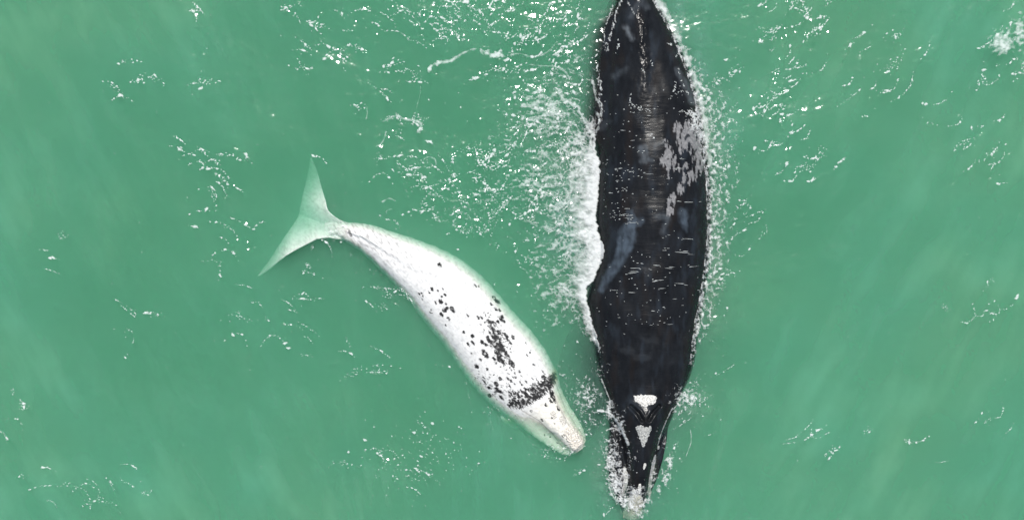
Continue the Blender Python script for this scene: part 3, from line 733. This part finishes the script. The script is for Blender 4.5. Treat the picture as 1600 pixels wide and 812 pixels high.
def right_edge(x, y):
    xe = XR(y)
    d = x - xe + 2 * pn(y / 9., y * 0, 171)
    wd = np.interp(y, [-60, 0, 60, 110, 140, 180, 230, 260, 330, 400, 470, 520, 545, 560], [7, 8, 9, 10, 22, 30, 26, 20, 15, 15, 16, 10, 4, 0])
    D = 1 - np.abs(d - wd * .35) / (wd + 1e-3)
    n = fbm(x / 7., y / 8., 172, 4); l = lace(x, y, 173, 9.)
    film = np.where((y < 262) & (y > -70), (1 - np.abs(d - 5) / 6.5) * .30 + .45 * n - .06 + .35 * pn(x * 0 + 2.2, y / 26., 175), -1)         # thin milky film down to mid body
    m = np.maximum(film, D * .65 + (l - .9) * .45 + n * .8 - .46 + .35 * pn(x * 0 + 5.2, y / 21., 176))
    W = np.interp(y, [60, 120, 170, 240, 300, 400, 500, 560], [10, 42, 68, 66, 50, 42, 32, 4])
    D2 = np.clip(1 - d / W, 0, 1) * (d > -6)
    m = np.maximum(m, np.where(D2 > 0, (.6 * l - .72 + .55 * D2 + .9 * n), -1))
    # splash lapping over the flank
    sp = gauss(x, y, (1086, 192, 15, 22)) + .8 * gauss(x, y, (1098, 232, 10, 32)) + .55 * gauss(x, y, (1078, 178, 12, 5))
    m = np.maximum(m, (l - 1.2 + sp * 1.05 + .6 * n) * (sp > .1) - 1. * (sp <= .1))
    return m
foam_sheet('flank_foam', (1000, -60, 1165, 570), 1.0, right_edge, 'strip of foam and splashes running down the right flank of the black whale', thick=.03, full=.6)

def head_foam(x, y):
    n = fbm(x / 6., y / 6., 182, 4); l = lace(x, y, 183, 8.); sp = fbm(x / 2.6, y / 2.6, 184, 3)
    D = 0
    for c in [(915,620,28,40,.72),(940,580,14,18,.5),(952,640,12,22,.8),(930,660,22,16,.55),(968,665,10,26,.85),(957,720,17,40,.95),(962,755,16,28,1.1),(975,745,8,24,1.),(990,785,24,16,1.15),(975,780,18,10,1.2),(992,768,20,14,.95),(1000,800,16,10,.8),(1020,740,8,30,.7),(984,720,8,26,.55),
              (1075,622,30,20,.85),(1060,610,12,12,.7),(1058,640,12,14,.65),(1040,690,7,16,.5),(1046,722,9,16,.95),(1040,745,8,20,.85),(1030,765,8,16,.6),(1008,780,14,8,.9),(1025,680,4,14,.5),(1022,720,5,30,.45),(900,680,20,20,.35),(890,705,20,8,.5),(870,700,14,8,.45),(952,690,10,14,.7),(938,545,6,20,.5),(992,700,6,8,.35),(880,590,12,22,.4)]:
        D = np.maximum(D, c[4] * gauss(x, y, c))
    m = (.55 * l - .86 + .92 * D + .75 * n + .40 * sp)
    m = np.where(D > .08, m, -1)
    for pts, w in [([(934,641),(948,643),(958,650),(966,662),(974,678),(980,692)], 2.6), ([(940,592),(948,612),(956,632)], 1.2), ([(1050,636),(1040,656),(1032,676),(1027,694)], 1.3), ([(948,672),(958,668),(966,672)], 1.6), ([(1079,672),(1080,690),(1072,712)], .9)]:
        P = catmull(pts, 5, False); d, t = line_dist(x, y, P)
        m = np.maximum(m, (w * (1 + 1.1 * n) - d + .8 * sp) / 4.)
    # blowhole, crusts and forehead stay clear
    keep = np.maximum(gauss(x, y, (1006, 645, 26, 46)), 0)
    return m - 1.5 * (keep > .5)
foam_sheet('head_foam', (855, 525, 1120, 812), .9, head_foam, 'foam and spray breaking round the head of the black whale', thick=.025, full=.6)

def patch(x, y):
    D = np.maximum(gauss(x, y, (1566, 68, 20, 20)), .8 * gauss(x, y, (1592, 50, 12, 30)))
    n = fbm(x / 7. + y / 20., y / 6., 241, 4)
    return np.where(D > .06, 1.4 * D - .62 + 1.25 * n, -1)
foam_sheet('foam_patch', (1520, 10, 1640, 120), .9, patch, 'broken pale patch of foam near the right border of the sea', thick=.012, full=.9, m_=FOAM_THIN)

# sun glints on the wet back, drawn as thin broken white flecks
sp = []
rows = [(182,985,1050),(210,945,1000),(226,945,990),(246,955,1075),(268,955,1060),(282,945,985),(297,944,980),(303,946,985),(313,1000,1090),(322,955,985),(338,945,985),(345,950,985),(352,960,990),(372,1015,1080),(392,1020,1075),(414,985,1095),(424,980,1020),(430,965,1012),(437,960,1005),(444,985,1090),(452,930,1095),(458,935,1020),(463,960,1060),(477,945,1085),(486,960,1010),(500,965,1065),(508,1000,1060)]
for (yy, x0, x1) in rows:
    ph = RNG.uniform(0, 6); am = RNG.uniform(2, 7); dens = RNG.uniform(.25, .6)
    x = x0
    while x < x1:
        x += RNG.exponential(5.6) + 1
        if RNG.random() < dens * (2.2 if pn(x / 22., yy / 3., 77) > .05 else .2):
            y = yy + am * math.sin(x / 22. + ph) + RNG.normal(0, 1.3); l = min(.6 + RNG.exponential(2.6), 8)
            sp.append((x, y, l, RNG.uniform(.22, .55), .08 * math.cos(x / 22. + ph)))
for k in range(260):
    c = [(968,270,16,12),(962,310,18,20),(965,335,18,10),(1000,260,50,60),(1010,430,60,40),(1015,350,60,60),(965,200,20,30),(1005,175,16,4),(1060,150,18,16),(1075,190,10,14),(1000,470,60,30)][RNG.integers(0, 11)]
    sp.append((RNG.normal(c[0], c[2]), RNG.normal(c[1], c[3]), RNG.uniform(.35, 1.6), RNG.uniform(.25, .7), RNG.normal(0, .25)))
for pts, n in [([(983,150),(982,162),(988,170),(1000,173),(1012,178)], 26), ([(1040,160),(1048,148),(1053,132)], 14), ([(1056,148),(1066,144),(1074,148)], 14), ([(1058,110),(1060,122),(1066,140)], 10), ([(1054,90),(1060,86),(1066,92)], 12), ([(1040,72),(1048,72)], 8), ([(1012,212),(1014,220),(1018,219)], 8), ([(962,86),(965,74),(964,64)], 14),
               ([(1055,178),(1070,179),(1078,184)], 14), ([(1000,113),(1004,118)], 5), ([(1015,100),(1016,108)], 5)]:
    P = catmull(pts, 8, False)
    for k in range(n):
        q = P[RNG.integers(0, len(P) - 1)]; sp.append((q[0] + RNG.normal(0, .8), q[1] + RNG.normal(0, .8), RNG.uniform(.5, 2.), RNG.uniform(.4, .9), RNG.uniform(0, 3.1)))
sp = [s for s in sp if XL(np.array([s[1]]))[0] + 4 < s[0] < XR(np.array([s[1]]))[0] - 4]
flecks('glint_streaks', sp, 'white broken lines drawn as sun glints across the wet black whale back', 'water', .006, .008, 3, FOAM_THIN)

# spray line down the left side of the tail stock
def tail_spray(x, y):
    m = np.full(x.shape, -9.); n = fbm(x / 4., y / 6., 191, 4)
    for pts, w in [([(972,0),(962,20),(958,40),(952,62),(948,80)], 2.4), ([(958,8),(950,30),(944,52),(946,78)], 1.6), ([(932,104),(936,122),(938,140),(937,158),(940,174),(934,196)], 2.6), ([(968,-40),(972,0)], 2.5), ([(976,0),(986,20),(990,30)], 1.5)]:
        P = catmull(pts, 5, False); d, t = line_dist(x, y, P); m = np.maximum(m, w * (.5 + 2.6 * n) - d + 3. * fbm(x / 2.4, y / 3.2, 192, 2))
    return m / 5.
foam_sheet('tail_spray', (920, -60, 1000, 215), .9, tail_spray, 'line of spray thrown up along the left side of the black tail stock', thick=.02, full=.6)

# drifting foam flecks, plus white fleck clusters standing in for sun glints
sp = []
CL = [(c[0], c[1], c[2], c[3], c[4]) for c in RIP]
wts = np.array([c[2] * c[3] * c[4] for c in CL]) ** .75; wts /= wts.sum()
while len(sp) < 7600:
    c = CL[RNG.choice(len(CL), p=wts)]
    x0 = RNG.normal(c[0], c[2] * .6); y0 = RNG.normal(c[1], c[3] * .6)
    ang = RNG.normal(.35 if x0 < 760 else -.6, .35); lx, ly = RNG.uniform(2, 15), RNG.uniform(1.2, 4.5); arc = .012
    if RNG.random() < .6: lx, ly, arc = RNG.uniform(4, 13), RNG.uniform(.25, .8), RNG.uniform(.0, .05)
    for k in range(int(RNG.uniform(2, 6) + lx * (ly * .55 if ly > 1 else 1.2))):
        a, b = RNG.normal(0, lx), RNG.normal(0, ly); b += arc * a * a * (1 if x0 < 760 else -1)
        r = min((.42 if y0 > 330 else .55) * (1 + RNG.pareto(2.6)), 2.6)
        sp.append((x0 + a * math.cos(ang) - b * math.sin(ang), y0 + a * math.sin(ang) + b * math.cos(ang), r * RNG.uniform(1., 1.8), r * RNG.uniform(.6, 1.), ang + RNG.normal(0, .5)))
for k in range(520):                                          # lapping along the calf outline
    q = RNG.integers(60, 690); e = (Rc if RNG.random() < .4 else Lc)[q]; o = RNG.normal(0, 9, 2) + RNG.normal(0, 1) * .12 * (e - C2[q])
    r = min(.25 * (1 + RNG.pareto(3)), 1.4); x, y = e + o
    if pn(x / 14., y / 14., 205) > 0: sp.append((x, y, r * RNG.uniform(1, 2), r, RNG.normal(.8, .5)))
for k in range(420):
    x, y = RNG.uniform(0, 1600), RNG.uniform(0, 812)
    sp.append((x, y, RNG.uniform(.3, .9), RNG.uniform(.25, .6), RNG.uniform(0, 3.1)))
for k in range(150):
    x, y = RNG.normal(650, 45), RNG.normal(715, 32); r = min(.5 * (1 + RNG.pareto(2.2)), 3.)
    sp.append((x, y, r * 1.3, r * .8, RNG.uniform(0, 3)))
def clear(s):
    x, y = s[0], s[1]
    if XL(np.array([y]))[0] - 3 < x < XR(np.array([y]))[0] + 3: return False
    return True
sp = [s for s in sp if clear(s)]
hz_ = heights(TREE2, np.array([s[0] for s in sp]), np.array([s[1] for s in sp]), B2)
sp = [s for s, h in zip(sp, hz_) if h < -.02]
flecks('foam_glint_flecks', sp, 'small flecks of foam and painted white sun glints over the open green sea', 'foam', .004, .008, 5)

# loose flecks thrown round the two whales
sp = []
for c, n in [((870,200,50,60),420),((860,320,45,70),420),((880,440,30,50),220),((1130,200,16,70),240),((1122,400,12,90),180),((1085,630,26,22),110),((915,630,28,50),200),((960,740,18,36),190),((880,700,24,8),50),((1045,740,12,30),60),((770,300,70,45),260),((560,370,20,6),14),((528,366,13,6),60)]:
    for k in range(n):
        x, y = RNG.normal(c[0], c[2]), RNG.normal(c[1], c[3]); r = min(.3 * (1 + RNG.pareto(2.6)), 2.)
        if pn(x / 9., y / 9., 210) < -.05: continue
        sp.append((x, y, r * RNG.uniform(1, 2), r, RNG.uniform(0, 3.1)))
flecks('splash_flecks', [s for s in sp if clear(s) or s[1] > 660], 'loose droplets and foam bits splashed up around the black whale', 'foam', .006, .01, 6)

# milky streaks of bubbles just under the surface
def veil(name, box, fun, label, z0):
    gx = np.arange(box[0], box[2], 5.); gy = np.arange(box[1], box[3], 5.)
    gX, gY = np.meshgrid(gx, gy); a = np.clip(fun(gX, gY), 0, 1).ravel()
    nX, nY = len(gx), len(gy); ii = np.arange(nX * nY).reshape(nY, nX)
    F = np.stack([ii[:-1, :-1], ii[1:, :-1], ii[1:, 1:], ii[:-1, 1:]], -1).reshape(-1, 4)
    F = F[(a[F] > .002).any(1)]
    used, inv = np.unique(F.ravel(), return_inverse=True); F = inv.reshape(-1, 4)
    V = np.stack([X(gX), Y(gY), z0 + .03 * fbm(gX / 60., gY / 60., 77, 2)], -1).reshape(-1, 3)[used]
    return obj(name, raw_mesh(name, V, F, True, {'thick': a[used]}), VEIL, kind='stuff', label=label, category='bubbles')
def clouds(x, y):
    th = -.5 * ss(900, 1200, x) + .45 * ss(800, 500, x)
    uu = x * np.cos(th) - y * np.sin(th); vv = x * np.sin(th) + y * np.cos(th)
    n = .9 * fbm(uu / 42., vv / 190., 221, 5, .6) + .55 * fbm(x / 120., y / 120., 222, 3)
    far = ss(.25, 1.0, np.hypot((x - 690) / 900., (y - 330) / 620.) + .35 * fbm(x / 300., y / 240., 223, 2))  # veil thins around the whales, putting their shade into the water tone
    return (.30 * far + (.13 + .34 * far) * ss(-.22, .62, n)) * (1 - gauss(x, y, (905, 600, 60, 120)))  # opened between the heads to darken the water there
veil('silt_shade_veil', (-400, -340, 2000, 1160), clouds, 'pale clouds of silt in the green water, thinned to paint shade near the whales', -.55)
def bubbles(x, y):
    D = 0
    for c in [(895,340,40,110,.8),(880,260,50,40,.5),(920,450,20,60,.6),(860,180,55,50,.45),(1112,210,26,70,.7),(1114,380,16,120,.6),(1075,630,30,25,.5),(955,740,24,46,.6),(992,790,30,18,.6),(1095,110,14,60,.5),(1060,30,10,50,.5)]:
        D = np.maximum(D, c[4] * gauss(x, y, c))
    return .55 * D * ss(-.5, .5, fbm(x / 18., y / 12., 231, 4)) + 0
veil('bubble_cloud', (740, -60, 1190, 830), bubbles, 'cloud of fine bubbles churned under the surface beside the black whale', -.09)
